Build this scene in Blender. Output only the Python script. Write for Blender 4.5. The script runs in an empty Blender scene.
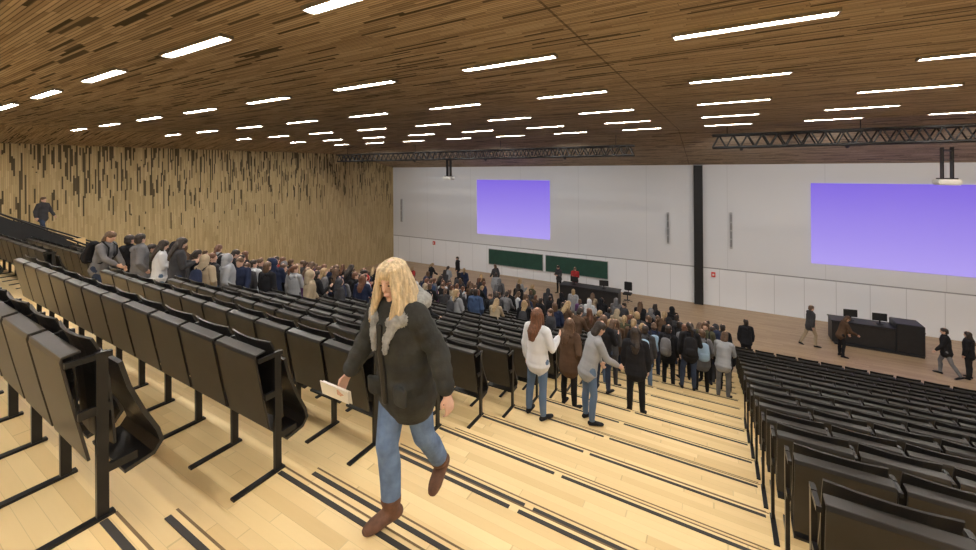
import bpy, bmesh, math, random
import numpy as np
from mathutils import Vector, Matrix
random.seed(7)
scene = bpy.context.scene
COL = scene.collection
Z0 = 7.8            # camera height above the stage floor
def link(o): COL.objects.link(o); return o
# ------------------------------------------------------------------ materials
def newmat(name):
    m = bpy.data.materials.new(name); m.use_nodes = True
    nt = m.node_tree; b = nt.nodes['Principled BSDF']
    return m, nt, b
def plain(name, col, rough=.6, metal=0.0, var=.12, scale=6.0, bump=0.0, stretch=None, spec=.5):
    m, nt, b = newmat(name)
    tc = nt.nodes.new('ShaderNodeTexCoord'); n = nt.nodes.new('ShaderNodeTexNoise')
    n.inputs['Scale'].default_value = scale; n.inputs['Detail'].default_value = 4
    src = tc.outputs['Object']
    if stretch:
        mp = nt.nodes.new('ShaderNodeMapping'); mp.inputs['Scale'].default_value = stretch; nt.links.new(src, mp.inputs[0]); src = mp.outputs[0]
    nt.links.new(src, n.inputs['Vector'])
    r = nt.nodes.new('ShaderNodeValToRGB')
    r.color_ramp.elements[0].position = .3; r.color_ramp.elements[1].position = .7
    r.color_ramp.elements[0].color = tuple(c*(1-var) for c in col)+(1,)
    r.color_ramp.elements[1].color = tuple(min(1, c*(1+var)) for c in col)+(1,)
    nt.links.new(n.outputs['Fac'], r.inputs['Fac']); nt.links.new(r.outputs['Color'], b.inputs['Base Color'])
    b.inputs['Roughness'].default_value = rough; b.inputs['Metallic'].default_value = metal
    b.inputs['Specular IOR Level'].default_value = spec
    if bump:
        bp = nt.nodes.new('ShaderNodeBump'); bp.inputs['Strength'].default_value = bump; bp.inputs['Distance'].default_value = .02
        n2 = nt.nodes.new('ShaderNodeTexNoise'); n2.inputs['Scale'].default_value = scale*(1.5 if stretch else 8)
        nt.links.new(src, n2.inputs['Vector'])
        nt.links.new(n2.outputs['Fac'], bp.inputs['Height']); nt.links.new(bp.outputs['Normal'], b.inputs['Normal'])
    return m
def strips(name, along, across, width, length, stops, gap=0.0, gapz=None, line=.07, linecol=.35, rough=.5, seam=None, gapdark=.93, spec=.5, bump=.35):
    """boards laid side by side: each board a tone of its own, optional open dark gaps"""
    m, nt, b = newmat(name); N = nt.nodes.new; L = nt.links.new
    def math_(op, a, c=None):
        n = N('ShaderNodeMath'); n.operation = op
        for i, v in enumerate((a, c)):
            if v is None: continue
            if isinstance(v, (int, float)): n.inputs[i].default_value = v
            else: L(v, n.inputs[i])
        return n.outputs[0]
    tc = N('ShaderNodeTexCoord'); sp = N('ShaderNodeSeparateXYZ'); L(tc.outputs['Object'], sp.inputs[0])
    A = sp.outputs[along]; C = sp.outputs[across]
    cw = math_('DIVIDE', C, width); idx = math_('FLOOR', cw); fr = math_('FRACT', cw)
    wn = N('ShaderNodeTexWhiteNoise'); wn.noise_dimensions = '1D'; L(idx, wn.inputs['W'])
    off = math_('MULTIPLY', wn.outputs['Value'], 37.0)
    lw = math_('ADD', .6, math_('MULTIPLY', math_('FRACT', math_('MULTIPLY', wn.outputs['Value'], 7.31)), .9))
    al = math_('ADD', math_('DIVIDE', math_('DIVIDE', A, length), lw), off); cell = math_('FLOOR', al); fa = math_('FRACT', al)
    cb = N('ShaderNodeCombineXYZ'); L(idx, cb.inputs[0]); L(cell, cb.inputs[1])
    w2 = N('ShaderNodeTexWhiteNoise'); w2.noise_dimensions = '3D'; L(cb.outputs[0], w2.inputs['Vector'])
    ramp = N('ShaderNodeValToRGB'); e = ramp.color_ramp.elements
    while len(e) < len(stops): e.new(.5)
    for i, s in enumerate(stops):
        e[i].position = i/(len(stops)-1); e[i].color = tuple(s)+(1,)
    no = N('ShaderNodeTexNoise'); mp = N('ShaderNodeMapping'); L(tc.outputs['Object'], mp.inputs[0])
    sc = [40, 40, 40]; sc[along] = 2.5; mp.inputs['Scale'].default_value = sc
    L(mp.outputs[0], no.inputs['Vector']); no.inputs['Scale'].default_value = 1.0
    v = math_('ADD', math_('MULTIPLY', w2.outputs['Value'], .8), math_('MULTIPLY', no.outputs['Fac'], .2))
    L(v, ramp.inputs['Fac'])
    ln = math_('LESS_THAN', fr, line)
    l2 = math_('LESS_THAN', fa, .006)
    ln = math_('MAXIMUM', ln, l2)
    dark = math_('MULTIPLY', ln, 1-linecol)
    if gap or gapz:
        sp2 = N('ShaderNodeSeparateColor'); L(w2.outputs['Color'], sp2.inputs[0])
        if gapz:
            z0, z1, p = gapz
            nz = N('ShaderNodeTexNoise'); nz.inputs['Scale'].default_value = .45; L(tc.outputs['Object'], nz.inputs['Vector'])
            zz = math_('ADD', sp.outputs[2], math_('MULTIPLY', math_('SUBTRACT', nz.outputs['Fac'], .5), 2.6))
            mr = N('ShaderNodeMapRange'); L(zz, mr.inputs['Value'])
            mr.inputs['From Min'].default_value = z0; mr.inputs['From Max'].default_value = z1
            mr.inputs['To Min'].default_value = 0.0; mr.inputs['To Max'].default_value = p
            g = math_('LESS_THAN', sp2.outputs[1], mr.outputs[0])
        else:
            g = math_('LESS_THAN', sp2.outputs[1], gap)
        dark = math_('MAXIMUM', dark, math_('MULTIPLY', g, gapdark))
    if seam is not None:
        s = math_('LESS_THAN', math_('ABSOLUTE', math_('SUBTRACT', A, seam)), .014)
        dark = math_('MAXIMUM', dark, math_('MULTIPLY', s, .6))
    keep = math_('SUBTRACT', 1.0, dark)
    mx = N('ShaderNodeVectorMath'); mx.operation = 'SCALE'
    L(ramp.outputs['Color'], mx.inputs[0]); L(keep, mx.inputs['Scale'])
    L(mx.outputs[0], b.inputs['Base Color']); b.inputs['Roughness'].default_value = rough
    b.inputs['Specular IOR Level'].default_value = spec
    bp = N('ShaderNodeBump'); bp.inputs['Strength'].default_value = bump; bp.inputs['Distance'].default_value = .02
    L(keep, bp.inputs['Height']); L(bp.outputs['Normal'], b.inputs['Normal'])
    return m
def emit(name, col, strength):
    m, nt, b = newmat(name)
    b.inputs['Base Color'].default_value = (.8, .8, .8, 1)
    b.inputs['Emission Color'].default_value = tuple(col)+(1,); b.inputs['Emission Strength'].default_value = strength
    return m

M_ceil = strips('ceiling_slats', 0, 1, .038, .8, [(.24, .178, .118), (.34, .258, .178), (.44, .342, .24), (.54, .43, .31)], gap=.10, line=.24, linecol=.4, rough=.85, seam=-1.45, gapdark=.8, spec=.15)
M_lwall = strips('wall_slats', 2, 1, .05, .75, [(.40, .30, .145), (.48, .37, .19), (.54, .42, .225), (.62, .49, .28)], gapz=(Z0-3.2, Z0+2.0, .46), line=.12, linecol=.6, rough=.65, gapdark=.8, spec=.25)
M_floor = strips('maple_planks', 0, 1, .085, 1.8, [(.65, .465, .22), (.71, .525, .26), (.76, .575, .295), (.80, .62, .335)], line=.03, linecol=.8, rough=.5, spec=.35, bump=.1)
M_stage = strips('stage_planks', 0, 1, .1, 1.6, [(.38, .26, .155), (.44, .31, .19), (.50, .36, .22)], line=.03, linecol=.7, rough=.45, bump=.15)
M_black = plain('chair_black', (.017, .016, .016), .38, var=.15)
M_panel = plain('chair_panel_dark', (.024, .022, .020), .36, var=.2)
M_metal = plain('black_metal', (.014, .014, .015), .35, metal=.3)
M_strip = plain('nosing_rubber', (.03, .026, .022), .7)
M_housing = plain('light_housing', (.25, .22, .18), .5)
M_tube = emit('fluorescent_tube', (1.0, .95, .88), 82.0)
M_blackpaint = plain('black_paint', (.012, .012, .013), .6)
M_green = plain('chalkboard_green', (.016, .065, .045), .65, scale=3)
M_white = plain('white_plastic', (.75, .75, .73), .5, var=.03)
M_grey = plain('grey_plastic', (.42, .42, .43), .5)
M_grey2 = plain('grey_grille', (.25, .25, .26), .5)
M_red = plain('red_paint', (.6, .03, .02), .5)
M_deskdark = plain('desk_dark', (.016, .016, .018), .45)
M_skin = plain('skin', (.60, .38, .285), .55, var=.05, scale=12)
M_paper = plain('paper', (.85, .85, .84), .7, var=.02)
M_screenlit = emit('monitor_glow', (.5, .65, 1), .35)
M_lens = emit('fill_spot_lens', (1, .97, .92), 2.0)  # glowing front of the fill lamps added on the trusses
# front wall: white panels with fine joints
def wallmat():
    m, nt, b = newmat('white_panels'); N = nt.nodes.new; L = nt.links.new
    def ma(op, a, c=None):
        n = N('ShaderNodeMath'); n.operation = op
        for i, v in enumerate((a, c)):
            if v is None: continue
            if isinstance(v, (int, float)): n.inputs[i].default_value = v
            else: L(v, n.inputs[i])
        return n.outputs[0]
    tc = N('ShaderNodeTexCoord'); sp = N('ShaderNodeSeparateXYZ'); L(tc.outputs['Object'], sp.inputs[0])
    X, Z = sp.outputs[0], sp.outputs[2]
    up = ma('LESS_THAN', ma('FRACT', ma('DIVIDE', ma('ADD', X, 100.4), 4.2)), .006)
    lo = ma('LESS_THAN', ma('FRACT', ma('DIVIDE', ma('ADD', X, 100.0), 1.25)), .022)
    below = ma('LESS_THAN', Z, 2.08)
    v = ma('ADD', ma('MULTIPLY', lo, below), ma('MULTIPLY', ma('MULTIPLY', up, .6), ma('SUBTRACT', 1.0, below)))
    hz = ma('LESS_THAN', ma('ABSOLUTE', ma('SUBTRACT', Z, 2.08)), .03)
    k = ma('MAXIMUM', ma('MULTIPLY', v, .25), ma('MULTIPLY', hz, .6))
    n = N('ShaderNodeTexNoise'); n.inputs['Scale'].default_value = .35
    L(tc.outputs['Object'], n.inputs['Vector'])
    base = ma('MULTIPLY', ma('SUBTRACT', 1.0, k), ma('ADD', ma('ADD', .74, ma('MULTIPLY', below, .09)), ma('MULTIPLY', n.outputs['Fac'], .04)))
    cb = N('ShaderNodeCombineXYZ'); L(ma('MULTIPLY', base, .965), cb.inputs[0]); L(ma('MULTIPLY', base, .985), cb.inputs[1]); L(ma('MULTIPLY', base, 1.03), cb.inputs[2])
    L(cb.outputs[0], b.inputs['Base Color']); b.inputs['Roughness'].default_value = .7
    return m
M_fwall = wallmat()
def screenmat():
    m, nt, b = newmat('projected_violet'); N = nt.nodes.new; L = nt.links.new
    tc = N('ShaderNodeTexCoord'); sp = N('ShaderNodeSeparateXYZ'); L(tc.outputs['Generated'], sp.inputs[0])
    r = N('ShaderNodeValToRGB'); e = r.color_ramp.elements
    e[0].color = (.48, .38, 1.0, 1); e[1].color = (.22, .13, .82, 1)
    L(sp.outputs[2], r.inputs['Fac'])
    b.inputs['Base Color'].default_value = (.03, .03, .03, 1)
    L(r.outputs['Color'], b.inputs['Emission Color']); b.inputs['Emission Strength'].default_value = .85
    return m
M_screen = screenmat()

# ------------------------------------------------------------------ helpers
def mesh_obj(name, verts, faces, mats, parent=None, loc=(0, 0, 0), smooth=False, mi=None):
    me = bpy.data.meshes.new(name); me.from_pydata([tuple(v) for v in verts], [], faces)
    for m in (mats if isinstance(mats, (list, tuple)) else [mats]): me.materials.append(m)
    if mi: me.polygons.foreach_set('material_index', mi)
    if smooth: me.polygons.foreach_set('use_smooth', [True]*len(me.polygons))
    bm = bmesh.new(); bm.from_mesh(me); bmesh.ops.recalc_face_normals(bm, faces=bm.faces); bm.to_mesh(me); bm.free()
    o = bpy.data.objects.new(name, me); link(o); o.location = loc
    if parent: o.parent = parent
    return o
def boxes(lst):
    V, F = [], []
    for (c, s) in lst:
        b = len(V)
        for dz in (-.5, .5):
            for dx, dy in ((-.5, -.5), (.5, -.5), (.5, .5), (-.5, .5)):
                V.append((c[0]+dx*s[0], c[1]+dy*s[1], c[2]+dz*s[2]))
        F += [(b, b+3, b+2, b+1), (b+4, b+5, b+6, b+7), (b, b+1, b+5, b+4), (b+1, b+2, b+6, b+5), (b+2, b+3, b+7, b+6), (b+3, b, b+4, b+7)]
    return V, F
def bevel_me(me, w, seg=2):
    bm = bmesh.new(); bm.from_mesh(me)
    bmesh.ops.bevel(bm, geom=bm.edges[:], offset=w, segments=seg, affect='EDGES', clamp_overlap=True); bm.to_mesh(me); bm.free()
def box_obj(name, c, s, mat, parent=None, bev=0.0, loc=(0, 0, 0)):
    V, F = boxes([(c, s)]); o = mesh_obj(name, V, F, mat, parent, loc)
    if bev: bevel_me(o.data, bev)
    return o
def tag(o, label=None, cat=None, group=None, kind=None):
    if label: o['label'] = label
    if cat: o['category'] = cat
    if group: o['group'] = group
    if kind: o['kind'] = kind
    return o
def empty(name, loc=(0, 0, 0)):
    o = bpy.data.objects.new(name, None); o.empty_display_size = .2; link(o); o.location = loc; return o
def rod_geo(V, F, a, b, r, n=8):
    a, b = Vector(a), Vector(b); T = (b-a).normalized()
    S = T.cross(Vector((0, 0, 1)));
    if S.length < .01: S = T.cross(Vector((1, 0, 0)))
    S.normalize(); B = T.cross(S); k = len(V)
    for p in (a, b):
        for i in range(n):
            t = 2*math.pi*i/n; V.append(p+S*r*math.cos(t)+B*r*math.sin(t))
    for i in range(n):
        j = (i+1) % n; F.append((k+i, k+j, k+n+j, k+n+i))
    F.append(tuple(k+i for i in range(n))[::-1]); F.append(tuple(k+n+i for i in range(n)))

# ------------------------------------------------------------------ rake
NLAST = 16
def zr(n):
    if n <= 5: z = -1.96-.4*n
    elif n <= 8: z = -3.96-.35*(n-5)
    elif n <= 14: z = -5.01-.32*(n-8)
    else: z = -6.93-.28*(n-14)
    return max(z+.06, -7.8)+Z0
NA, NB = .88, 1.17      # nosing positions inside each one-metre row
def rown(Y): return int(math.floor(Y-(NB-1)))
def step_z(Y):
    n = rown(Y)
    if n > NLAST: return 0.0
    return zr(n) if Y-n < NA else (zr(n)+zr(n+1))/2
XL, XR, YF, YB = -24.3, 18.0, 25.7, -3.6
YS = NLAST+NB
def prism(name, x0, x1, prof, mat, bottom=-.4):
    n = len(prof); V = []
    for x in (x0, x1):
        for (y, z) in prof: V.append((x, y, z))
        V.append((x, prof[-1][0], bottom)); V.append((x, prof[0][0], bottom))
    m = n+2; F = [(i, i+1, m+i+1, m+i) for i in range(m-1)]+[(m-1, 0, m, 2*m-1)]
    F += [tuple(range(m))[::-1], tuple(range(m, 2*m))]
    return tag(mesh_obj(name, V, F, mat), kind='structure')
stair = []
for n in range(-4, NLAST+1):
    zm = (zr(n)+zr(n+1))/2
    # every tread carries a small overhanging nose so its edge reads from above
    stair += [(n+NB-1, zr(n)), (n+NA, zr(n)), (n+NA, zr(n)-.03), (n+NA-.02, zr(n)-.03), (n+NA-.02, zm), (n+NB, zm), (n+NB, zm-.03), (n+NB-.02, zm-.03)]
    stair[-8] = (n+NB-1-.02, zr(n)) if n > -4 else stair[-8]
AX0, AX1 = -2.92, .42            # main aisle
BX0, BX1 = -12.75, -9.6          # second aisle
prism('floor', XL, BX0, stair, M_floor)
prism('floor.001', BX0, BX1, stair, M_floor)
prism('floor.002', BX1, AX0, stair, M_floor)
prism('floor.003', AX0, AX1, stair, M_floor)
prism('floor.004', AX1, XR, stair, M_floor)
tag(box_obj('floor.005', ((XL+XR)/2, (YS+YF)/2, -.2), (XR-XL, YF-YS, .4), M_stage), kind='structure')
k = 1
M_seam = plain('tread_joint', (.16, .10, .045), .8)
for n in range(0, NLAST+1):
    for ye in (n+NA, n+NB):
        z = step_z(ye-.1)
        for (a, b) in ((AX0+.02, -1.46), (-1.38, AX1-.03)):
            tag(box_obj('trim_%d' % k, ((a+b)/2, ye-.055, z+.002), (b-a, .034, .006), M_strip), kind='structure'); k += 1
        # dark joint along the tread edge
        tag(box_obj('trim_%d' % k, ((AX0+AX1)/2, ye+.001, z-.002), (AX1-AX0, .014, .006), M_seam), kind='structure'); k += 1
raised = tag(box_obj('floor.006', ((XL-21.3)/2, 1.0, (Z0-2.6)/2), (XL*-1-21.3, 9.2, Z0-2.6), M_floor), kind='structure')

# ------------------------------------------------------------------ shell
tag(box_obj('wall_front', ((XL+XR)/2, YF+.15, Z0*.5+.1), (XR-XL+.6, .3, Z0+.6), M_fwall), kind='structure')
tag(box_obj('wall_left', (XL-.15, (YF+YB)/2, 4.9), (.3, YF-YB+.6, 10.4), M_lwall), kind='structure')
tag(box_obj('wall_right', (XR+.15, (YF+YB)/2, 4.9), (.3, YF-YB+.6, 10.4), M_lwall), kind='structure')
tag(box_obj('wall_back', ((XL+XR)/2, YB-.15, 4.9), (XR-XL+.6, .3, 10.4), M_lwall), kind='structure')
H = Z0+1.57
def ceil_z(X, Y):
    z = H
    z -= .14*max(0, -21-X)
    if Y > 18.7: z = min(z, H-(Y-18.7)*(1.47/(YF-18.7)))
    return z
xs = [XL, -21, -12, -3, 6, 12, XR]; ys = [YB, 4, 12, 18.7, 19.5, 22, YF]
V = []; F = []
for y in ys:
    for x in xs: V.append((x, y, ceil_z(x, y)))
for y in ys:
    for x in xs: V.append((x, y, ceil_z(x, y)+.25))
nx = len(xs); ny = len(ys); T = nx*ny
for j in range(ny-1):
    for i in range(nx-1):
        a = j*nx+i; F.append((a, a+1, a+nx+1, a+nx)); F.append((T+a, T+a+1, T+a+nx+1, T+a+nx))
for i in range(nx-1):
    F.append((i, i+1, T+i+1, T+i)); a = (ny-1)*nx+i; F.append((a, a+1, T+a+1, T+a))
for j in range(ny-1):
    a = j*nx; F.append((a, a+nx, T+a+nx, T+a)); a = j*nx+nx-1; F.append((a, a+nx, T+a+nx, T+a))
tag(mesh_obj('ceiling', V, F, M_ceil), kind='structure')

# recessed fluorescent lights
hv, hf = boxes([((0, .07, -.005), (1.54, .015, .045)), ((0, -.07, -.005), (1.54, .015, .045)), ((.76, 0, -.005), (.02, .14, .045)), ((-.76, 0, -.005), (.02, .14, .045)), ((0, 0, .012), (1.54, .14, .01))])
tv, tf = boxes([((0, 0, -.012), (1.46, .095, .02))])
base_h = base_t = None
for X in [.3+3*i for i in range(-7, 6)]:
    for Y in (-2.9, -.4, 2.5, 5.25, 8.2, 11.2, 14.2, 17.2):
        if base_h is None:
            h = mesh_obj('ceiling_light', hv, hf, M_housing); t = mesh_obj('fluorescent_tube', tv, tf, M_tube, parent=h)
            base_h, base_t = h, t
        else:
            h = base_h.copy(); t = base_t.copy(); link(h); link(t); t.parent = h
        h.location = (X, Y, ceil_z(X, Y)-.015)
        tag(h, 'recessed white fluorescent light bar in the slatted wood ceiling', 'ceiling light', 'fluorescent lights in the ceiling')

# ------------------------------------------------------------------ front wall items
def wall_item(name, x0, x1, z0, z1, th, mat, label, cat, **kw):
    o = box_obj(name, (0, 0, 0), (x1-x0, th, z1-z0), mat, loc=((x0+x1)/2, YF-th/2-.002, (z0+z1)/2)); return tag(o, label, cat, **kw)
for x0, x1 in ((-15.8, -9.98), (4.05, 9.87)):
    wall_item('projection_screen', x0, x1, Z0-4.93, Z0-.88, .04, M_screen, 'large projection screen glowing plain violet on the white wall', 'projection screen', group='violet projection screens')
tag(box_obj('trim_900', (-1.0, YF-.12, Z0/2+.02), (.45, .24, Z0+.1), M_blackpaint), kind='structure')
for x0, x1 in ((-14.8, -10.5), (-10.3, -6.1)):
    o = wall_item('chalkboard', x0, x1, Z0-7.1, Z0-6.0, .05, M_green, 'long green chalkboard on the white front wall', 'chalkboard', group='green chalkboards on the front wall')
    V, F = boxes([((0, -.03, -.56), (x1-x0, .1, .03)), ((0, 0, .56), (x1-x0, .06, .03)), (((x1-x0)/2, 0, 0), (.03, .06, 1.13)), ((-(x1-x0)/2, 0, 0), (.03, .06, 1.13))])
    mesh_obj('frame', V, F, M_grey, parent=o)
def wallx(px): return 44.5-2*(20509/(px+203))
def speaker(px, y0, y1, w=.12):
    t = 20509/(px+203); h = 174-.00869*(px+203); X = wallx(px)
    z1 = Z0-(y0-h)*t/399; z0 = Z0-(y1-h)*t/399
    o = wall_item('column_speaker', X-w/2, X+w/2, z0, z1, .12, M_grey, 'slim grey column loudspeaker mounted on the white wall', 'loudspeaker', group='column loudspeakers')
    V, F = boxes([((0, -.065, (z1-z0)*f), (w*.7, .01, (z1-z0)*.2)) for f in (-.35, -.115, .115, .35)])
    mesh_obj('grille', V, F, M_grey2, parent=o)
speaker(402, 199, 222); speaker(668, 212, 243); speaker(731, 212, 248)
for px, y in ((434, 243), (713, 274)):
    t = 20509/(px+203); h = 174-.00869*(px+203); X = wallx(px); z = Z0-(y-h)*t/399
    o = wall_item('fire_alarm_box', X-.1, X+.1, z-.13, z+.13, .08, M_red, 'small red fire alarm box on the white wall', 'alarm box', group='fire alarm boxes')
    V, F = boxes([((0, -.045, 0), (.1, .01, .1))]); mesh_obj('glass_plate', V, F, M_white, parent=o)

# trusses
def truss(x0, x1, y, z, h):
    e = empty('lighting_truss', ((x0+x1)/2, y, z)); L = x1-x0
    for dy in (-h/2, h/2):
        for dz in (-h/2, h/2):
            V, F = [], []; rod_geo(V, F, (-L/2, dy, dz), (L/2, dy, dz), .045); mesh_obj('chord', V, F, M_blackpaint, parent=e, smooth=True)
    V, F = [], []; n = int(L/h/.95)
    for i in range(n):
        a = -L/2+L*i/n; b = -L/2+L*(i+1)/n; m_ = (a+b)/2
        for dy in (-h/2, h/2):
            rod_geo(V, F, (a, dy, -h/2), (m_, dy, h/2), .026, 5); rod_geo(V, F, (m_, dy, h/2), (b, dy, -h/2), .026, 5)
        rod_geo(V, F, (a, -h/2, h/2), (b, h/2, h/2), .02, 5); rod_geo(V, F, (a, h/2, -h/2), (b, -h/2, -h/2), .02, 5)
    mesh_obj('lattice', V, F, M_blackpaint, parent=e)
    for f in (-.46, -.15, .15, .46):
        V, F = [], []; rod_geo(V, F, (L*f, 0, h/2), (L*f, 0, ceil_z(x0, y)-z), .015); mesh_obj('hanger_rod', V, F, M_blackpaint, parent=e)
    tag(e, 'black lattice lighting truss hanging under the wooden ceiling', 'truss', 'ceiling trusses')
truss(-22.1, -3.2, 18.3, Z0+.72, .42); truss(-.2, 12.5, 18.3, Z0+.98, .48)
for x in (-13.1, 6.3):
    e = empty('ceiling_projector', (x, 18.3, Z0-.55))
    box_obj('body', (0, 0, 0), (.52, .5, .18), M_white, e, .03)
    V, F = [], []; rod_geo(V, F, (.12, .24, 0), (.12, .31, 0), .06, 14); mesh_obj('lens', V, F, M_metal, parent=e)
    V, F = boxes([((.11, 0, .6), (.03, .2, 1.02)), ((-.11, 0, .6), (.03, .2, 1.02)), ((0, 0, .11), (.4, .3, .04)), ((0, 0, .7), (.24, .2, .03)), ((0, 0, 1.0), (.24, .2, .03))]); mesh_obj('hanging_bracket', V, F, M_metal, parent=e)
    tag(e, 'white projector in a black bracket below the truss', 'projector', 'hanging projectors')
# made-up fill lamps, added at the trusses to brighten the front wall
sl = bpy.data.lights.new('wall_fill_light', 'SPOT'); sl.energy = 250; sl.spot_size = math.radians(125); sl.spot_blend = .9; sl.shadow_soft_size = .15; sl.color = (.97, .98, 1)
for x, z in [(-20.5, .62), (-16, .62), (-11, .62), (-6.5, .62), (.8, .85), (4, .85), (8.2, .85), (11.6, .85)]:
    e = empty('fill_spot', (x, 18.75, Z0+z-.15))
    V, F = [], []; rod_geo(V, F, (0, -.1, .04), (0, .08, -.03), .06, 12); mesh_obj('can', V, F, M_blackpaint, parent=e)
    V, F = [], []; rod_geo(V, F, (0, .081, -.03), (0, .086, -.032), .05, 12); mesh_obj('lens', V, F, M_lens, parent=e)
    V, F = [], []; rod_geo(V, F, (0, -.02, .03), (0, -.2, .2), .015, 6); mesh_obj('clamp', V, F, M_blackpaint, parent=e)
    lo = bpy.data.objects.new('wall_fill_light', sl); link(lo); lo.parent = e; lo.location = (0, .12, -.05); lo.rotation_euler = (math.radians(63), 0, 0)
    tag(e, 'small black spotlight added on the truss to brighten the wall', 'fill_spot', 'added fill lights on the trusses')

# ------------------------------------------------------------------ chairs
def slab(prof, w, th, curve=0.0, nx=5, x0=0.0):
    V, F = [], []; n = len(prof)
    nrm = []
    for i in range(n):
        a = prof[max(0, i-1)]; b = prof[min(n-1, i+1)]; dy, dz = b[0]-a[0], b[1]-a[1]; l = math.hypot(dy, dz); nrm.append((dz/l, -dy/l))
    for s in (.5, -.5):
        for i in range(n):
            for j in range(nx):
                u = j/(nx-1)*2-1
                V.append((x0+u*w/2, prof[i][0]+nrm[i][0]*th*s-curve*(1-u*u), prof[i][1]+nrm[i][1]*th*s))
    o = n*nx
    for i in range(n-1):
        for j in range(nx-1):
            a = i*nx+j; F.append((a, a+1, a+nx+1, a+nx)); F.append((o+a, o+a+nx, o+a+nx+1, o+a+1))
    for j in range(nx-1):
        F.append((j, o+j, o+j+1, j+1)); a = (n-1)*nx+j; F.append((a, a+1, o+a+1, o+a))
    for i in range(n-1):
        a = i*nx; F.append((a, a+nx, o+a+nx, o+a)); a = i*nx+nx-1; F.append((a, o+a, o+a+nx, a+nx))
    return V, F
P_back = slab([(.065, .36), (.055, .54), (.04, .74), (.005, .90), (-.03, .985)], .53, .012, .03)
P_desk = slab([(-.045, .33), (-.10, .62), (-.15, .905), (-.147, .925), (-.075, .935)], .55, .014, 0, 2)
P_seat = slab([(.095, .80), (.135, .64), (.20, .47), (.27, .32), (.29, .24), (.25, .185), (.11, .16)], .50, .022, .0, 3)
def leg_geo(x, w=.028):
    V, F = boxes([((x, 0, .46), (w, .05, .90)), ((x, -.14, .008), (.045, .38, .016)), ((x, -.05, .89), (.024, .19, .03)), ((x, .07, .26), (.024, .16, .045)), ((x, -.03, .60), (.024, .13, .045))])
    return V, F
P_leg = leg_geo(.297)
def geo_mesh(name, g, mat, smooth=False, bev=0):
    o = mesh_obj(name, g[0], g[1], mat, smooth=smooth); me = o.data
    if bev: bevel_me(me, bev, 1)
    bpy.data.objects.remove(o); return me
ME = {'backrest': geo_mesh('backrest', P_back, M_black), 'folding_desk': geo_mesh('folding_desk', P_desk, M_panel, bev=.003),
      'seat': geo_mesh('seat', P_seat, M_black), 'leg': geo_mesh('leg', P_leg, M_metal)}
ME_leg2 = geo_mesh('leg', leg_geo(-.303), M_metal)
cv, cf, cm = [], [], []
for i, g in enumerate((P_back, P_desk, P_seat, P_leg)):
    b = len(cv); cv += list(g[0]); cf += [tuple(q+b for q in f) for f in g[1]]; cm += [(0, 1, 0, 0)[i]]*len(g[1])
o = mesh_obj('auditorium_chair', cv, cf, [M_black, M_panel], mi=cm); ME_chair = o.data; bpy.data.objects.remove(o)
def proj(X, Y, z):
    t = -.5*X+.866*Y
    if t < .2: return None
    return (488+399*(.866*X+.5*Y)/t, 168+399*(Z0-z)/t, t)
chairs = []
PITCH = .6
for n in range(0, NLAST+1):
    Y = n+.83
    for i in range(11): chairs.append((AX0-.31-i*PITCH, Y, zr(n), 0))
    for i in range(13):
        if not (n < 6 and i > 10): chairs.append((BX0-.31-i*PITCH, Y, zr(n), 0))
for n in range(1, NLAST+1):
    Y = n+.83
    for i in range(16): chairs.append((AX1+.33+i*PITCH, Y, zr(n), 1 if i == 0 else 0))
vis = []
for c in chairs:
    p = proj(c[0], c[1], c[2]+.8)
    if p and -140 < p[0] < 1100 and p[1] < 720: vis.append((p[2], c))
vis.sort(key=lambda q: q[0])
LAB_A = 'black folding lecture seat with dark fold-down desk, by the aisle'
LAB_B = 'black folding lecture seat with dark desk panel in a row'
for i, (d, c) in enumerate(vis[:300]):
    if i < 130:
        e = empty('auditorium_chair', c[:3])
        for nm, me in ME.items():
            q = bpy.data.objects.new(nm, me); link(q); q.parent = e
        if c[3]:
            q = bpy.data.objects.new('leg', ME_leg2); link(q); q.parent = e
    else:
        e = bpy.data.objects.new('auditorium_chair', ME_chair); link(e); e.location = c[:3]
    edge = abs(c[0]-(AX0-.31)) < .01 or c[3]
    tag(e, LAB_A if edge else LAB_B, 'chair', 'rows of folding auditorium seats')
SV = np.array(cv, dtype=float); V = []; F = []; MI = []
for d, c in vis[300:]:
    b = len(V); V += [tuple(q) for q in (SV+np.array(c[:3]))]; F += [tuple(q+b for q in f) for f in cf]; MI += cm
if V: tag(mesh_obj('auditorium_chair', V, F, [M_black, M_panel], mi=MI), 'distant rows of black folding lecture seats', 'chair', 'rows of folding auditorium seats', 'stuff')

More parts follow.
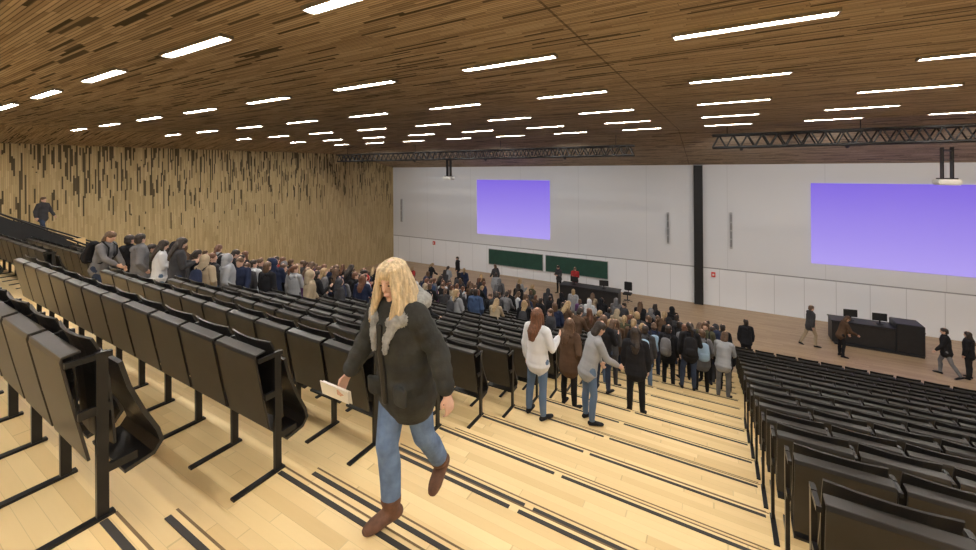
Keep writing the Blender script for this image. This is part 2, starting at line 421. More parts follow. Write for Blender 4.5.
# ------------------------------------------------------------------ people
class Build:
    def __init__(s): s.v = []; s.f = []; s.seg = []
    def tube(s, pts, rads, region=0, side=(1, 0, 0), n=12):
        pts = [Vector(p) for p in pts]; R = [(r, r) if isinstance(r, (int, float)) else r for r in rads]
        for i in range(len(pts)-1):
            s.seg.append((region, pts[i], pts[i+1], sum(R[i])/2, sum(R[i+1])/2))
        P = []
        T0 = (pts[1]-pts[0]).normalized(); T1 = (pts[-1]-pts[-2]).normalized()
        r = min(R[0]); P += [(pts[0]-T0*r*.9, (R[0][0]*.4, R[0][1]*.4), T0), (pts[0]-T0*r*.55, (R[0][0]*.8, R[0][1]*.8), T0)]
        for i, p in enumerate(pts):
            a = pts[max(0, i-1)]; b = pts[min(len(pts)-1, i+1)]; P.append((p, R[i], (b-a).normalized()))
        r = min(R[-1]); P += [(pts[-1]+T1*r*.55, (R[-1][0]*.8, R[-1][1]*.8), T1), (pts[-1]+T1*r*.9, (R[-1][0]*.4, R[-1][1]*.4), T1)]
        sd = Vector(side); k = len(s.v)
        for p, (a, b), T in P:
            S = sd-T*sd.dot(T)
            if S.length < .15: S = Vector((0, 1, 0))-T*T.y
            S.normalize(); B = T.cross(S)
            for i in range(n):
                t = 2*math.pi*i/n; s.v.append(p+S*a*math.cos(t)+B*b*math.sin(t))
        m = len(P)
        for q in range(m-1):
            for i in range(n):
                j = (i+1) % n; a = k+q*n; s.f.append((a+i, a+j, a+n+j, a+n+i))
        s.f.append(tuple(k+i for i in range(n))[::-1]); s.f.append(tuple(k+(m-1)*n+i for i in range(n)))
    def ell(s, c, rx, ry, rz, region=0, M=None, n=14, rings=9):
        k = len(s.v); c = Vector(c)
        for q in range(rings):
            ph = math.pi*(q+.5)/rings
            for i in range(n):
                t = 2*math.pi*i/n
                p = c+Vector((rx*math.sin(ph)*math.cos(t), ry*math.sin(ph)*math.sin(t), -rz*math.cos(ph)))
                s.v.append(M(p) if M else p)
        for q in range(rings-1):
            for i in range(n):
                j = (i+1) % n; a = k+q*n; s.f.append((a+i, a+j, a+n+j, a+n+i))
        s.f.append(tuple(k+i for i in range(n))[::-1]); s.f.append(tuple(k+(rings-1)*n+i for i in range(n)))
        cc = M(c) if M else c; s.seg.append((region, cc, cc+Vector((0, 0, .001)), (rx+ry+rz)/3, (rx+ry+rz)/3))
    def mesh(s, name, voxel, mats, smooth=2, disp=None):
        me = bpy.data.meshes.new(name+'_t'); me.from_pydata([tuple(v) for v in s.v], [], s.f)
        bm = bmesh.new(); bm.from_mesh(me); bmesh.ops.recalc_face_normals(bm, faces=bm.faces); bm.to_mesh(me); bm.free()
        o = bpy.data.objects.new('tmp', me); link(o)
        md = o.modifiers.new('r', 'REMESH'); md.mode = 'VOXEL'; md.voxel_size = voxel
        if smooth:
            sm = o.modifiers.new('s', 'SMOOTH'); sm.factor = .5; sm.iterations = smooth
        dg = bpy.context.evaluated_depsgraph_get(); dg.update()
        out = bpy.data.meshes.new_from_object(o.evaluated_get(dg)); out.name = name
        bpy.data.objects.remove(o); bpy.data.meshes.remove(me)
        out.materials.clear()
        for m in mats: out.materials.append(m)
        nf = len(out.polygons)
        out.polygons.foreach_set('use_smooth', [True]*nf)
        if len(mats) > 1:
            C = np.empty(nf*3); out.polygons.foreach_get('center', C); C = C.reshape(-1, 3)
            best = np.full(nf, 1e9); reg = np.zeros(nf, dtype=np.int32)
            for (rg, a, b, ra, rb) in s.seg:
                a_ = np.array(a); ab = np.array(b)-a_; L2 = max(1e-9, ab.dot(ab))
                t = np.clip(((C-a_)@ab)/L2, 0, 1); dd = np.linalg.norm(C-a_-t[:, None]*ab, axis=1)-(ra+(rb-ra)*t)
                k = dd < best; best[k] = dd[k]; reg[k] = rg
            out.polygons.foreach_set('material_index', reg)
        if disp:
            rnd = random.Random(3)
            for v in out.vertices: v.co += v.normal*rnd.uniform(-disp, disp)
        out.update(); return out
def nv(v): return Vector(v).normalized()
class Pose:
    def __init__(s, **k):
        d = dict(lean=.03, yaw=0, nod=0.0, sh=.175, ua_r=(.16, 0, -1), fa_r=(.05, .2, -1), ua_l=(-.16, 0, -1), fa_l=(-.05, .2, -1),
                 th_r=(.05, .0, -1), sn_r=(.02, -.02, -1), th_l=(-.05, .0, -1), sn_l=(-.02, -.02, -1), curl=.5)
        d.update(k); s.__dict__.update(d)
        R = Matrix.Rotation(-s.lean, 3, 'X'); pel = Vector((0, 0, .93))
        lows = []; s.leg = {}
        for sd, sg in (('r', 1), ('l', -1)):
            hip = Vector((.09*sg, 0, .91)); kn = hip+nv(getattr(s, 'th_'+sd))*.43; an = kn+nv(getattr(s, 'sn_'+sd))*.405
            s.leg[sd] = [hip, kn, an]; lows.append(an.z-.095)
        s.up = -min(lows); U = Vector((0, 0, s.up))
        for sd in s.leg: s.leg[sd] = [p+U for p in s.leg[sd]]
        s.TR = lambda p: pel+R@(Vector(p)-pel)+U
        s.R = R
        HR = R@Matrix.Rotation(s.yaw, 3, 'Z')@Matrix.Rotation(-s.nod, 3, 'X'); nk = Vector((0, -.005, 1.49))
        s.HM = lambda p: s.TR(nk)+HR@(Vector(p)-nk); s.HR = HR
        s.arm = {}
        for sd, sg in (('r', 1), ('l', -1)):
            sh = s.TR((s.sh*sg, -.005, 1.405)); el = sh+nv(getattr(s, 'ua_'+sd))*.285; wr = el+nv(getattr(s, 'fa_'+sd))*.245
            s.arm[sd] = [sh, el, wr]
def hand(b, P, sd, sg, region=0, k=1.0):
    sh, el, wr = P.arm[sd]; D = (wr-el).normalized(); inward = Vector((-sg, 0, 0)); N = (inward-D*inward.dot(D)).normalized()
    S = D.cross(N)*(-sg)
    if S.y < 0: S = -S
    c = P.curl
    b.tube([wr-D*.02, wr+D*.03, wr+D*.085], [(.027, .02), (.036, .016), (.04, .014)], region, side=S, n=8)
    for o_, ln in ((.031, .068), (.0105, .076), (-.0105, .070), (-.031, .055)):
        r0 = wr+D*.085+S*o_; d1 = (D+N*c*.5).normalized(); d2 = (D+N*c*1.4).normalized(); d3 = (D*.6+N*c*2).normalized()
        p1 = r0+d1*ln*.45; p2 = p1+d2*ln*.32; p3 = p2+d3*ln*.25
        b.tube([r0-D*.015, p1, p2, p3], [.0095, .009, .0082, .007], region, side=S, n=6)
    r0 = wr+D*.03+S*.03; d1 = (D*.7+S*.7+N*.35).normalized(); p1 = r0+d1*.035; p2 = p1+(D+N*.4).normalized()*.03
    b.tube([r0-S*.01, p1, p2], [.013, .0105, .009], region, side=N, n=6)
def head(b, P, region=0):
    rows = [(1.495, .030, .028, .052), (1.512, .050, .055, .034), (1.545, .064, .082, .014), (1.585, .071, .092, .004), (1.62, .074, .096, 0), (1.66, .075, .096, -.006), (1.695, .06, .078, -.01), (1.715, .035, .045, -.012)]
    b.tube([P.HM((0, r[3], r[0])) for r in rows], [(r[1], r[2]) for r in rows], region, side=P.HR@Vector((1, 0, 0)), n=16)
    b.tube([P.TR((0, -.02, 1.42)), P.HM((0, -.01, 1.55))], [.058, .052], region)
    b.tube([P.HM((0, .094, 1.625)), P.HM((0, .106, 1.588))], [.008, .0125], region, n=8)
    b.tube([P.HM((-.018, .088, 1.543)), P.HM((.018, .088, 1.543))], [.008, .008], region, n=6)
    for sg in (1, -1): b.ell((.076*sg, -.005, 1.605), .010, .02, .032, region, P.HM, 8, 5)
def body(P, hem=.82, bulk=.02, fem=False, hands=True, cowl=False):
    b = Build(); f = .92 if fem else 1.0; g = bulk
    b.tube([P.TR((0, 0, z)) for z in (.86, .93, 1.05, 1.12, 1.2, 1.31, 1.39)], [(.155+g, .115+g), (.168+g, .125+g), ((.145 if fem else .155)+g, .11+g), ((.155 if fem else .165)+g, .118+g), (.160*f+g, .117+g), (.175*f+g, .12+g), (.152*f+g, .095+g)], 1, n=16)
    b.tube([P.TR((0, 0, 1.38)), P.TR((0, -.005, 1.455))], [(.13, .09), (.08, .075)], 1, n=12)
    if cowl: b.tube([P.TR((-.08, -.085, 1.43)), P.TR((0, -.12, 1.40)), P.TR((.08, -.085, 1.43))], [.05, .065, .05], 1)
    if hem < .86:
        b.tube([P.TR((0, 0, hem+.03)), P.TR((0, 0, .9))], [(.182+g, .14+g), (.17+g, .125+g)], 1, n=16)
    head(b, P)
    for sd, sg in (('r', 1), ('l', -1)):
        sh, el, wr = P.arm[sd]; m1 = sh.lerp(el, .4); m2 = el.lerp(wr, .35); e = g*.55
        b.tube([P.TR((.10*sg, 0, 1.41)), sh], [.06+e, .06+e], 1)
        b.tube([sh, m1, sh.lerp(el, .75), el, m2, el.lerp(wr, .65), wr.lerp(el, .08)], [.058+e, .055+e, .046+e, .05+e, .042+e, .044+e, .034+e*.8], 1)
        if hands: hand(b, P, sd, sg)
        hip, kn, an = P.leg[sd]
        b.tube([hip+Vector((-.005*sg, 0, .02)), hip.lerp(kn, .35), kn, kn.lerp(an, .35)+Vector((0, -.012, 0)), an+Vector((0, 0, .01))], [.094, .084, .062, .063, .050], 2)
        sn = nv(getattr(P, 'sn_'+sd)); fy = Vector((sg*.25, 1, 0)).normalized()
        pitch = max(-.2, min(1.2, math.atan2(-sn.y, -sn.z)*.8 if an.z-.095 > .03 else 0))
        fd = fy*math.cos(pitch)+Vector((0, 0, -1))*math.sin(pitch); dn = Vector((0, 0, -1))*math.cos(pitch)-fy*math.sin(pitch)
        b.tube([an-fd*.04+dn*.055, an+fd*.05+dn*.055, an+fd*.13+dn*.065, an+fd*.18+dn*.07], [(.037, .04), (.042, .04), (.046, .029), (.036, .022)], 3, side=Vector((1, 0, 0)))
        b.tube([an+Vector((0, 0, .03)), an+dn*.05], [.044, .042], 3)
    return b
def hair(P, style):
    b = Build(); sx = P.HR@Vector((1, 0, 0))
    if style == 'hood':
        b.ell((0, -.03, 1.62), .108, .118, .125, 0, P.HM); b.tube([P.HM((0, -.06, 1.56)), P.TR((0, -.07, 1.42))], [(.1, .09), (.12, .08)], 0); return b
    b.ell((0, -.012, 1.645), .087, .104, .092, 0, P.HM)
    b.ell((0, -.002, 1.675), .080, .098, .062, 0, P.HM)
    b.ell((0, -.045, 1.585), .080, .070, .075, 0, P.HM)
    if style == 'long':
        b.tube([P.HM((0, -.05, 1.62)), P.HM((0, -.075, 1.50)), P.TR((0, -.135, 1.38)), P.TR((0, -.16, 1.27))], [(.085, .055), (.098, .05), (.092, .04), (.05, .02)], 0, side=sx)
        for sg in (1, -1): b.tube([P.HM((.076*sg, -.01, 1.64)), P.HM((.085*sg, -.005, 1.53)), P.TR((.085*sg, .03, 1.40))], [.03, .032, .022], 0)
    elif style == 'tail':
        b.tube([P.HM((0, -.10, 1.66)), P.HM((0, -.15, 1.60)), P.HM((0, -.15, 1.48)), P.HM((0, -.13, 1.40))], [.028, .035, .03, .014], 0)
    elif style == 'bob':
        b.tube([P.HM((0, -.04, 1.60)), P.HM((0, -.055, 1.50))], [(.092, .07), (.09, .055)], 0, side=sx)
    return b
def bag_geo(P):
    b = Build()
    b.tube([P.TR((0, -.255, 1.02)), P.TR((0, -.265, 1.2)), P.TR((0, -.245, 1.38))], [(.15, .085), (.155, .09), (.13, .07)], 0, n=16)
    b.tube([P.TR((0, -.34, 1.04)), P.TR((0, -.34, 1.16))], [(.11, .04), (.11, .04)], 0, n=12)
    s = Build()
    for sg in (1, -1):
        s.tube([P.TR((.09*sg, -.17, 1.40)), P.TR((.10*sg, -.03, 1.51)), P.TR((.115*sg, .135, 1.42)), P.TR((.125*sg, .175, 1.25)), P.TR((.15*sg, .10, 1.06)), P.TR((.12*sg, -.18, 1.05))], [(.025, .01)]*6, 0, n=8)
    return b, s
POSES = {
 'relaxed': (Pose(ua_r=(.2, -.03, -1), fa_r=(.0, .28, -1), ua_l=(-.2, .03, -1), fa_l=(.02, .22, -1)), dict(hem=.80, bulk=.036, cowl=True)),
 'holding': (Pose(ua_r=(.12, .1, -1), fa_r=(-.35, .9, .25), ua_l=(-.12, .1, -1), fa_l=(.35, .9, .15), nod=.35, lean=.06), dict(hem=.84, bulk=.028, fem=True)),
 'walking': (Pose(ua_r=(.15, -.35, -1), fa_r=(.05, .15, -1), ua_l=(-.15, .35, -1), fa_l=(-.02, .7, -1), th_r=(.03, .38, -1), sn_r=(0, -.02, -1), th_l=(-.03, -.3, -1), sn_l=(0, -.55, -1), lean=.07), dict(hem=.80, bulk=.03)),
 'pocket': (Pose(ua_r=(.38, -.25, -1), fa_r=(-.35, .5, -.75), ua_l=(-.18, .05, -1), fa_l=(-.02, .25, -1), th_l=(-.12, .06, -1), yaw=.5), dict(hem=.72, bulk=.04, cowl=True)),
 'leaning': (Pose(lean=.28, ua_r=(.12, .45, -1), fa_r=(-.1, .8, -.5), ua_l=(-.15, .3, -1), fa_l=(0, .5, -1), th_r=(.04, .12, -1), sn_r=(0, -.1, -1), nod=.2), dict(hem=.82, bulk=.026, fem=True)),
 'turned': (Pose(yaw=-.8, ua_r=(.2, .15, -1), fa_r=(-.6, .7, .1), th_r=(.1, .05, -1), ua_l=(-.2, -.05, -1)), dict(hem=.78, bulk=.03, fem=True, cowl=True)),
 'shifted': (Pose(yaw=.35, lean=.0, ua_r=(.25, .2, -1), fa_r=(-.15, 1.0, .55), ua_l=(-.22, -.08, -1), fa_l=(0, .15, -1), th_r=(-.02, .05, -1), th_l=(-.2, .1, -1), sn_l=(-.05, -.08, -1)), dict(hem=.83, bulk=.028, fem=True)),
}
_cache = {}
M_def = plain('cloth_default', (.05, .05, .05), .8)
def body_me(k):
    if ('b', k) not in _cache: P, kw = POSES[k]; _cache[('b', k)] = body(P, **kw).mesh('person', .0125, [M_skin, M_def, M_def, M_def])
    return _cache[('b', k)]
def hair_me(k, st):
    if (k, st) not in _cache: _cache[(k, st)] = hair(POSES[k][0], st).mesh('hair', .012, [M_def], 1, disp=.003)
    return _cache[(k, st)]
def bag_me(k):
    if ('bag', k) not in _cache:
        a, s = bag_geo(POSES[k][0]); _cache[('bag', k)] = (a.mesh('backpack', .014, [M_def]), s.mesh('strap', .007, [M_def], 1))
    return _cache[('bag', k)]
CLOTH = {'black': (.016, .016, .019), 'charcoal': (.05, .05, .056), 'navy': (.022, .03, .065), 'brown': (.10, .06, .038), 'beige': (.36, .29, .20), 'white': (.60, .62, .66), 'light grey': (.30, .31, .33),
         'red': (.36, .035, .035), 'olive': (.075, .075, .045), 'blue': (.05, .085, .17), 'denim': (.11, .17, .28), 'dark denim': (.035, .05, .09), 'pale blue': (.32, .45, .60), 'purple': (.11, .05, .14), 'grey': (.16, .16, .17)}
MC = {k: plain('cloth_'+k.replace(' ', '_'), c, .9, var=(.06 if max(c) > .25 else .25), scale=5, bump=(.05 if max(c) > .25 else .15), spec=.2) for k, c in CLOTH.items()}
MH = {k: plain('hair_'+k, c, .5, var=.35, scale=18, bump=.4, stretch=(3, 3, .5)) for k, c in {'dark': (.025, .016, .012), 'brown': (.10, .055, .03), 'blond': (.36, .25, .13), 'auburn': (.13, .055, .028)}.items()}
PTS = []
def setmat(o, i, m):
    o.material_slots[i].link = 'OBJECT'; o.material_slots[i].material = m
def place(k, X, Y, yaw, sc, top, tr, st, hc, z=None, bag=None, where='in crowded stair aisle', group='students leaving the lecture hall'):
    if z is None: z = step_z(Y)
    PTS.append((X, Y))
    o = bpy.data.objects.new('person', body_me(k)); link(o)
    o.location = (X, Y, z); o.rotation_euler = (0, 0, yaw); o.scale = (sc,)*3
    setmat(o, 1, MC[top]); setmat(o, 2, MC[tr]); setmat(o, 3, MC['black'])
    h = bpy.data.objects.new('hair' if st != 'hood' else 'hood', hair_me(k, st)); link(h); h.parent = o
    setmat(h, 0, MC[top] if st == 'hood' else MH[hc])
    tag(o, 'person in %s jacket, %s trousers %s' % (top, tr, where), 'person', group)
    if bag:
        a, s = bag_me(k); g = bpy.data.objects.new('backpack', a); link(g); g.location = o.location; g.rotation_euler = o.rotation_euler; g.scale = o.scale
        setmat(g, 0, MC[bag]); q = bpy.data.objects.new('strap', s); link(q); q.parent = g; setmat(q, 0, MC['black'])
        tag(g, '%s backpack worn by a standing student' % bag, 'backpack', 'student backpacks')
    return o
A = [ # main aisle, backs mostly to the camera
 ('shifted', -2.45, 5.75, -.25, .98, 'white', 'denim', 'long', 'auburn', None),
 ('pocket', -2.5, 7.4, -.3, .97, 'brown', 'black', 'long', 'brown', None),
 ('leaning', -1.9, 6.6, -.9, .97, 'light grey', 'denim', 'bob', 'dark', None),
 ('shifted', -2.2, 8.85, -.2, .97, 'black', 'dark denim', 'bob', 'brown', None),
 ('relaxed', -1.45, 8.35, .1, 1.0, 'black', 'black', 'long', 'dark', None),
 ('holding', -2.55, 9.9, .2, .96, 'charcoal', 'denim', 'long', 'auburn', None),
 ('turned', -2.6, 11.2, .5, .98, 'brown', 'black', 'long', 'blond', None),
 ('relaxed', -1.70, 11.2, 0, .98, 'charcoal', 'denim', 'short', 'dark', 'pale blue'),
 ('holding', -1.75, 13.2, .2, .98, 'navy', 'dark denim', 'short', 'brown', 'pale blue'),
 ('relaxed', -1.25, 12.3, -.2, 1.0, 'black', 'black', 'short', 'dark', 'grey'),
 ('shifted', -.68, 11.8, .1, 1.02, 'black', 'dark denim', 'tail', 'dark', 'black'),
 ('pocket', -.42, 12.5, .2, .98, 'grey', 'black', 'short', 'brown', 'pale blue'),
 ('leaning', .08, 12.1, -.2, .98, 'light grey', 'grey', 'bob', 'brown', None),
 ('relaxed', .12, 13.2, .1, .98, 'black', 'black', 'hood', 'dark', None),
 ('turned', -.9, 14.2, .3, 1.0, 'charcoal', 'dark denim', 'bob', 'brown', None),
 ('relaxed', -.2, 14.9, -.3, 1.02, 'navy', 'black', 'short', 'dark', None),
 ('pocket', -2.1, 14.6, .6, 1.0, 'black', 'dark denim', 'short', 'brown', None),
 ('holding', -2.6, 13.0, .1, .97, 'olive', 'denim', 'tail', 'blond', None),
 ('relaxed', .1, 16.4, .1, 1.04, 'black', 'black', 'short', 'dark', 'black'),
 ('walking', -1.3, 16.2, .1, 1.0, 'black', 'dark denim', 'short', 'dark', None)]
for a in A: place(*a[:9], bag=a[9])
# landing, stage, lecturers
lz = Z0-2.6
place('walking', -22.7, 4.75, -1.0, .93, 'charcoal', 'dark denim', 'short', 'brown', z=lz, where='on the landing')
W = 'crossing the stage floor'
place('walking', 3.4, 21.9, -1.2, 1.02, 'charcoal', 'beige', 'short', 'brown', z=0, where=W)
place('leaning', 4.3, 21.3, -1.4, .98, 'brown', 'black', 'bob', 'brown', z=0, where=W)
place('walking', 7.25, 21.2, 1.3, 1.02, 'black', 'grey', 'short', 'dark', z=0, where=W)
place('relaxed', 7.85, 21.3, 1.0, .98, 'black', 'black', 'long', 'dark', z=0, where=W)
place('holding', -8.6, 23.6, 2.8, 1.0, 'charcoal', 'black', 'short', 'dark', z=0, where='behind the stage desk')
place('holding', -7.6, 23.7, 3.3, 1.0, 'red', 'black', 'short', 'brown', z=0, where='behind the stage desk')
place('relaxed', .9, 18.6, .2, 1.02, 'black', 'black', 'short', 'dark', z=0, where='below the seats')
place('relaxed', -15.5, 22.6, 2.2, 1.0, 'black', 'dark denim', 'short', 'dark', z=0, where=W)
place('walking', -12.2, 22.0, 1.2, 1.0, 'charcoal', 'black', 'bob', 'brown', z=0, where=W)
rnd = random.Random(11)
tops = ['black']*12+['charcoal']*7+['navy']*3+['brown']*3+['white']*2+['light grey']*2+['beige', 'red', 'olive', 'olive', 'blue', 'purple', 'grey', 'grey', 'grey']
trs = ['black', 'dark denim', 'dark denim', 'denim', 'charcoal']
def crowd(count, x0, x1, y0, y1, zf, where, mind=.62, yaw0=0, spread=.8, snap=False, pal=None, bags=.2):
    tries = 0; out = 0
    while out < count and tries < 6000:
        tries += 1
        x = rnd.uniform(x0, x1); y = rnd.uniform(y0, y1)
        if snap: y = math.floor(y)+.40
        if all((x-p[0])**2+(y-p[1])**2 > mind**2 for p in PTS):
            out += 1
            k = rnd.choice(list(POSES)); yaw = yaw0+rnd.uniform(-spread, spread)+(math.pi if rnd.random() < .12 else 0)
            place(k, x, y, yaw, rnd.uniform(.92, 1.08), rnd.choice(pal or tops), rnd.choice(trs), rnd.choice(['short', 'short', 'long', 'bob', 'tail', 'hood', 'long']), rnd.choice(['dark', 'dark', 'brown', 'brown', 'blond', 'auburn']), z=zf(x, y), bag=(rnd.choice(['black', 'grey', 'charcoal', 'navy']) if rnd.random() < bags else None), where=where)
sz = lambda x, y: step_z(y)
for a in [('leaning', -11.9, 3.35, -.9, 1.02, 'grey', 'dark denim', 'bob', 'brown', 'black'), ('pocket', -9.9, 5.0, -.5, 1.0, 'light grey', 'black', 'hood', 'dark', None),
          ('holding', -11.0, 4.1, -.2, .98, 'white', 'denim', 'long', 'dark', None), ('relaxed', -9.85, 5.9, .2, 1.0, 'black', 'black', 'bob', 'brown', None),
          ('shifted', -9.8, 7.3, -.2, 1.0, 'black', 'dark denim', 'short', 'dark', None), ('turned', -9.9, 9.1, .1, .98, 'white', 'denim', 'short', 'dark', None),
          ('walking', -8.9, 6.4, -.4, 1.0, 'beige', 'dark denim', 'hood', 'dark', None)]:
    place(*a[:9], bag=a[9])
crowd(90, BX0+.1, BX1-.05, 3.9, 16.9, sz, 'in stairs between seats', .54)
crowd(22, BX1+.3, -6.4, 7, 16.4, sz, 'between the seat rows', .55, snap=True)
crowd(32, -18.5, BX0-.4, 5.2, 16.4, sz, 'between the seat rows', .6, snap=True)
crowd(12, -6.4, -3.3, 11, 16.4, sz, 'between the seat rows', .55, snap=True)
dk = ['black', 'black', 'charcoal', 'navy', 'brown', 'grey', 'olive']
crowd(9, -2.75, -1.95, 10.3, 17.0, sz, 'in crowded stair aisle', .5, pal=dk, spread=.5)
crowd(8, -1.9, .1, 13.6, 17.0, sz, 'in crowded stair aisle', .5, pal=dk, spread=.5)
crowd(20, -18, -9, 17.7, 20.0, lambda x, y: 0.0, 'below the seats', .75, bags=.1)
crowd(22, -9, -1.4, 17.6, 19.2, lambda x, y: 0.0, 'below the seats', .6, bags=.1)

# hero: blond woman striding up the stairs
HP = Pose(lean=.15, yaw=.25, nod=.05, ua_r=(.46, .10, -1), fa_r=(.22, .50, -.9), ua_l=(-.50, -.35, -1), fa_l=(-.35, .05, -.95), th_r=(-.13, .32, -1), sn_r=(-.05, -.04, -1), th_l=(.02, -.22, -1), sn_l=(.14, -.58, -.85), sh=.165, curl=.8)
HX, HY, HYAW = -1.84, 2.05, math.pi-.10
HSC = .985
M_coat = plain('padded_coat', (.034, .036, .034), .8, var=.35, scale=6, bump=.2, spec=.3)
M_jeans = plain('jeans_blue', (.13, .20, .34), .85, var=.35, scale=8, bump=.15, spec=.2)
M_boot = plain('brown_suede', (.13, .062, .036), .8, var=.3, scale=20)
hb = body(HP, hem=.86, bulk=-.014, fem=True)
hero = bpy.data.objects.new('person', hb.mesh('person', .0065, [M_skin, M_coat, M_jeans, M_boot])); link(hero)
hero.location = (HX, HY, zr(1)); hero.rotation_euler = (0, 0, HYAW); hero.scale = (HSC,)*3
tag(hero, 'blond woman in dark padded coat and jeans striding upstairs', 'person')
def hchild(name, b, voxel, mat, sm=2, disp=None):
    o = bpy.data.objects.new(name, b.mesh(name, voxel, [mat], sm, disp)); link(o); o.parent = hero; return o
b = Build(); TR = HP.TR
b.tube([TR((0, .0, z)) for z in (.76, .79, .84, .88, .95, .99, 1.06, 1.10, 1.18, 1.22, 1.31, 1.40)], [(.222, .17), (.232, .18), (.232, .18), (.216, .17), (.222, .175), (.206, .162), (.214, .168), (.202, .16), (.218, .17), (.21, .165), (.212, .162), (.165, .125)], 0, n=20)
b.tube([TR((0, 0, 1.38)), TR((0, -.005, 1.45))], [(.15, .12), (.10, .095)], 0)
for sd, sg in (('r', 1), ('l', -1)):
    sh, el, wr = HP.arm[sd]
    b.tube([TR((.10*sg, 0, 1.395)), sh], [.078, .084], 0)
    ks = [0, .15, .3, .42, .6, .72, .9]
    b.tube([sh.lerp(el, q) for q in ks], [.084, .088, .077, .084, .072, .080, .070], 0)
    b.tube([el.lerp(wr, q) for q in (0, .2, .35, .55, .7, .88)], [.074, .078, .066, .070, .058, .062], 0)
    b.tube([TR((.13*sg, .165, .96)), TR((.13*sg, .172, .87))], [(.06, .02), (.06, .02)], 0, n=10)
hchild('coat', b, .010, M_coat)
b = Build(); b.tube([TR((0, .155, 1.36)), TR((.005, .174, 1.2)), TR((.008, .176, 1.0)), TR((.01, .186, .84))], [(.024, .014)]*4, 0, n=8)
hchild('zip_placket', b, .006, plain('placket_black', (.015, .015, .015), .5))
b = Build()
for sd in 'rl':
    hip, kn, an = HP.leg[sd]; cq = Vector((0, -.010, 0))
    b.tube([hip+Vector((0, 0, .03)), hip.lerp(kn, .35), kn.lerp(hip, .1), kn, kn.lerp(an, .15)+cq*.5, kn.lerp(an, .35)+cq, kn.lerp(an, .6)+cq*.7, an+(kn-an)*.10], [.108, .098, .080, .076, .072, .075, .070, .066], 0)
b.tube([TR((0, 0, .88)), TR((0, 0, 1.0))], [(.165, .125), (.15, .115)], 0, n=16)
hchild('jeans', b, .010, M_jeans)
for sd, sg in (('r', 1), ('l', -1)):
    b = Build(); hip, kn, an = HP.leg[sd]; sn = nv(getattr(HP, 'sn_'+sd)); fy = Vector((sg*.25, 1, 0)).normalized()
    pitch = max(-.2, min(1.2, math.atan2(-sn.y, -sn.z)*.8 if an.z-.095 > .03 else 0))
    fd = fy*math.cos(pitch)-Vector((0, 0, 1))*math.sin(pitch); dn = Vector((0, 0, -1))*math.cos(pitch)-fy*math.sin(pitch)
    b.tube([an+(kn-an)*.14, an+(kn-an)*.07, an, an+dn*.04], [.070, .066, .056, .052], 0)
    b.tube([an-fd*.04+dn*.055, an+fd*.05+dn*.05, an+fd*.13+dn*.062, an+fd*.17+dn*.068], [(.045, .045), (.05, .048), (.053, .036), (.042, .028)], 0)
    hchild('boot', b, .009, M_boot)
b = hair(HP, 'long')
b.ell((0, -.006, 1.675), .092, .106, .068, 0, HP.HM)
rr = random.Random(5)
for i in range(30):
    th = math.radians(33+294*i/29) # sweep round the back, leaving the face free
    cx, cy = math.sin(th), math.cos(th)
    w1 = rr.uniform(.88, 1.22); dz = rr.uniform(-.10, .04)
    b.tube([HP.HM((.03*cx, -.01+.04*cy, 1.735)), HP.HM((.075*cx, -.01+.085*cy, 1.70)), HP.HM((.100*cx, -.012+.105*cy, 1.62)), HP.HM((.115*cx*w1, -.01+.108*cy*w1, 1.53)), TR((.14*cx*w1, .0+.135*cy, 1.44)), TR((.15*cx+rr.uniform(-.03, .03), .01+.17*cy, 1.36+dz))], [.014, .02, .022, .022, .019, .008], 0, n=7)
hchild('hair', b, .0065, plain('hair_pale_blond', (.56, .44, .27), .5, var=.4, scale=16, bump=.6, stretch=(3, 3, .5)), 1, .002)
b = Build()
ring = [TR((.165*math.sin(math.radians(a)), -.01+.135*math.cos(math.radians(a)), 1.425-.055*math.cos(math.radians(a)))) for a in range(28, 333, 16)]
for i in range(len(ring)-1): b.tube([ring[i], ring[i+1]], [.048, .048], 0, n=8)
b.tube([TR((-.12, -.13, 1.43)), TR((0, -.17, 1.38)), TR((.12, -.13, 1.43))], [.065, .08, .065], 0)
for sg in (1, -1): b.tube([TR((.09*sg, .12, 1.36)), TR((.06*sg, .165, 1.28)), TR((.05*sg, .18, 1.20))], [(.04, .022), (.034, .02), (.02, .014)], 0, n=8)
hchild('fur_hood', b, .009, plain('pale_fur', (.42, .43, .42), .95, var=.25, scale=30, bump=.8), 1, .005)
M_eye = plain('eye_dark', (.05, .04, .035), .3); M_lip = plain('lips', (.52, .25, .2), .5); M_brow = plain('eyebrow_blond', (.33, .22, .13), .8)
for sg in (1, -1):
    b = Build(); b.ell((.030*sg, .0885, 1.612), .011, .006, .005, 0, HP.HM, 8, 5); hchild('eye', b, .0025, M_eye, 0)
    b = Build(); b.tube([HP.HM((.018*sg, .096, 1.632)), HP.HM((.034*sg, .090, 1.636)), HP.HM((.048*sg, .08, 1.630))], [.003, .003, .0025], 0, n=6); hchild('eyebrow', b, .002, M_brow, 0)
b = Build(); b.tube([HP.HM((-.018, .093, 1.543)), HP.HM((0, .0975, 1.545)), HP.HM((.018, .093, 1.543))], [.0035, .005, .0035], 0, n=8); hchild('mouth', b, .0025, M_lip, 0)
V, F = boxes([((0, 0, 0), (.21, .006, .15)), ((.015, .012, -.01), (.21, .004, .15))])
pp = mesh_obj('paper_sheets', V, F, M_paper)
wr = HP.arm['r'][2]; Mh = Matrix.Translation(hero.location)@Matrix.Rotation(HYAW, 4, 'Z')@Matrix.Scale(HSC, 4)
pp.location = Mh@(wr+nv(HP.fa_r)*.12+Vector((.03, .02, -.02))); pp.rotation_euler = (.5, .25, .3)
tag(pp, 'folded white paper sheets held in a woman\'s hand', 'paper')

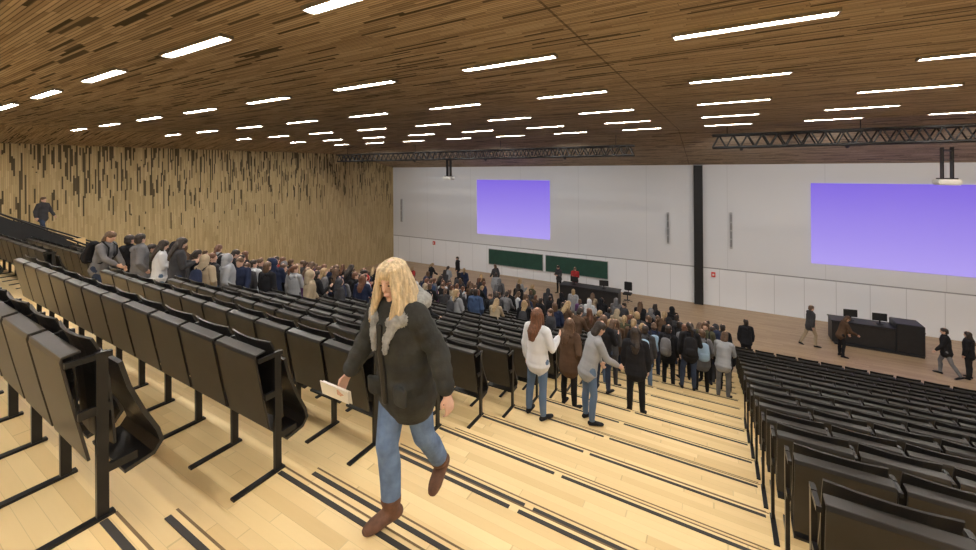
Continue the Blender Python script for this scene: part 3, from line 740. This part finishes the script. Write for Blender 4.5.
# ------------------------------------------------------------------ stage furniture
def stage_desk(x, y, L, tall=None):
    e = empty('lecturer_desk', (x, y, 0))
    V, F = boxes([((0, -.36, .5), (L, .04, .86)), ((-L/2+.02, 0, .5), (.04, .72, .9)), ((L/2-.02, 0, .5), (.04, .72, .9)), ((0, 0, .5), (.04, .7, .9)), ((0, -.3, .035), (L-.1, .5, .07))])
    mesh_obj('body', V, F, M_deskdark, parent=e)
    box_obj('desktop', (0, 0, .97), (L+.06, .84, .045), M_deskdark, e, .01)
    if tall:
        box_obj('lectern', (tall, 0, .62), (.85, .88, 1.24), M_deskdark, e, .02)
    tag(e, 'long black lecturer desk on the stage floor', 'desk', 'stage desks'); return e
def monitor(x, y, z, yaw):
    e = empty('computer_monitor', (x, y, z)); e.rotation_euler = (0, 0, yaw)
    box_obj('screen', (0, 0, .30), (.50, .03, .32), M_blackpaint, e, .008); box_obj('display', (0, .017, .30), (.46, .004, .28), M_screenlit, e)
    V, F = boxes([((0, 0, .01), (.2, .16, .02)), ((0, -.01, .1), (.05, .03, .18))]); mesh_obj('stand', V, F, M_blackpaint, parent=e)
    tag(e, 'flat computer monitor on the stage desk', 'monitor', 'stage monitors')
stage_desk(-6.4, 22.6, 3.3); monitor(-5.6, 22.6, .993, .2); monitor(-7.3, 22.6, .993, -.2)
stage_desk(5.75, 23.2, 2.9, 1.03); monitor(5.95, 23.2, .993, .15); monitor(5.0, 23.2, .993, .2)
e = empty('office_chair', (-4.6, 24.0, 0))
box_obj('seat', (0, 0, .48), (.48, .46, .08), M_blackpaint, e, .03); box_obj('backrest', (0, .24, .85), (.44, .06, .5), M_blackpaint, e, .025)
V, F = [], []; rod_geo(V, F, (0, 0, .08), (0, 0, .45), .03)
for i in range(5):
    t = i*2*math.pi/5; rod_geo(V, F, (0, 0, .1), (.28*math.cos(t), .28*math.sin(t), .05), .02, 6)
V2, F2 = boxes([((0, .25, .58), (.05, .03, .3)), ((0, .12, .44), (.05, .28, .02))]); k0 = len(V); V += [Vector(v) for v in V2]; F += [tuple(q+k0 for q in f) for f in F2]
mesh_obj('base', V, F, M_metal, parent=e); tag(e, 'black swivel office chair beside the stage desk', 'chair')
def railing(p0, p1, label, n=5):
    e = empty('stair_railing', p0); d = Vector(p1)-Vector(p0)
    V, F = [], []; rod_geo(V, F, (0, 0, .95), d+Vector((0, 0, .95)), .03); mesh_obj('rail', V, F, M_metal, parent=e)
    for i in range(n):
        q = d*(i/(n-1)); V, F = [], []; rod_geo(V, F, q, q+Vector((0, 0, .95)), .022); mesh_obj('post', V, F, M_metal, parent=e)
    a = Vector((0, 0, .08)); V = [a+Vector((-.02, 0, 0)), a+d+Vector((-.02, 0, 0)), a+d+Vector((-.02, 0, .8)), a+Vector((-.02, 0, .8)), a+Vector((.02, 0, 0)), a+d+Vector((.02, 0, 0)), a+d+Vector((.02, 0, .8)), a+Vector((.02, 0, .8))]
    mesh_obj('solid_panel', V, [(0, 1, 2, 3), (7, 6, 5, 4), (0, 4, 5, 1), (1, 5, 6, 2), (2, 6, 7, 3), (3, 7, 4, 0)], M_blackpaint, parent=e)
    tag(e, label, 'railing', 'stair railings')
railing((-21.38, -3.4, lz), (-21.38, 3.2, lz), 'black solid guard railing at the edge of the landing', 7)
railing((-21.42, 3.8, lz), (-21.42, 7.0, step_z(7.0)), 'black solid balustrade sloping down beside the stairs')
railing((-19.6, 3.0, step_z(3.0)+.75), (-19.6, 5.6, step_z(5.6)), 'black solid balustrade sloping down beside the stairs')

# ------------------------------------------------------------------ camera + world
w = bpy.data.worlds.new('World'); scene.world = w; w.use_nodes = True
w.node_tree.nodes['Background'].inputs[0].default_value = (.5, .45, .4, 1); w.node_tree.nodes['Background'].inputs[1].default_value = .3
cam = bpy.data.cameras.new('Camera'); co = bpy.data.objects.new('Camera', cam); link(co)
cam.sensor_width = 36; cam.lens = 399/976*36; cam.shift_y = -107/976; cam.clip_end = 200; cam.clip_start = .05
co.matrix_world = Matrix.Translation((0, 0, Z0))@Matrix.Rotation(math.radians(30), 4, 'Z')@Matrix.Rotation(math.radians(90), 4, 'X')@Matrix.Rotation(math.radians(-.4), 4, 'Z')
scene.camera = co
scene.view_settings.view_transform = 'Standard'
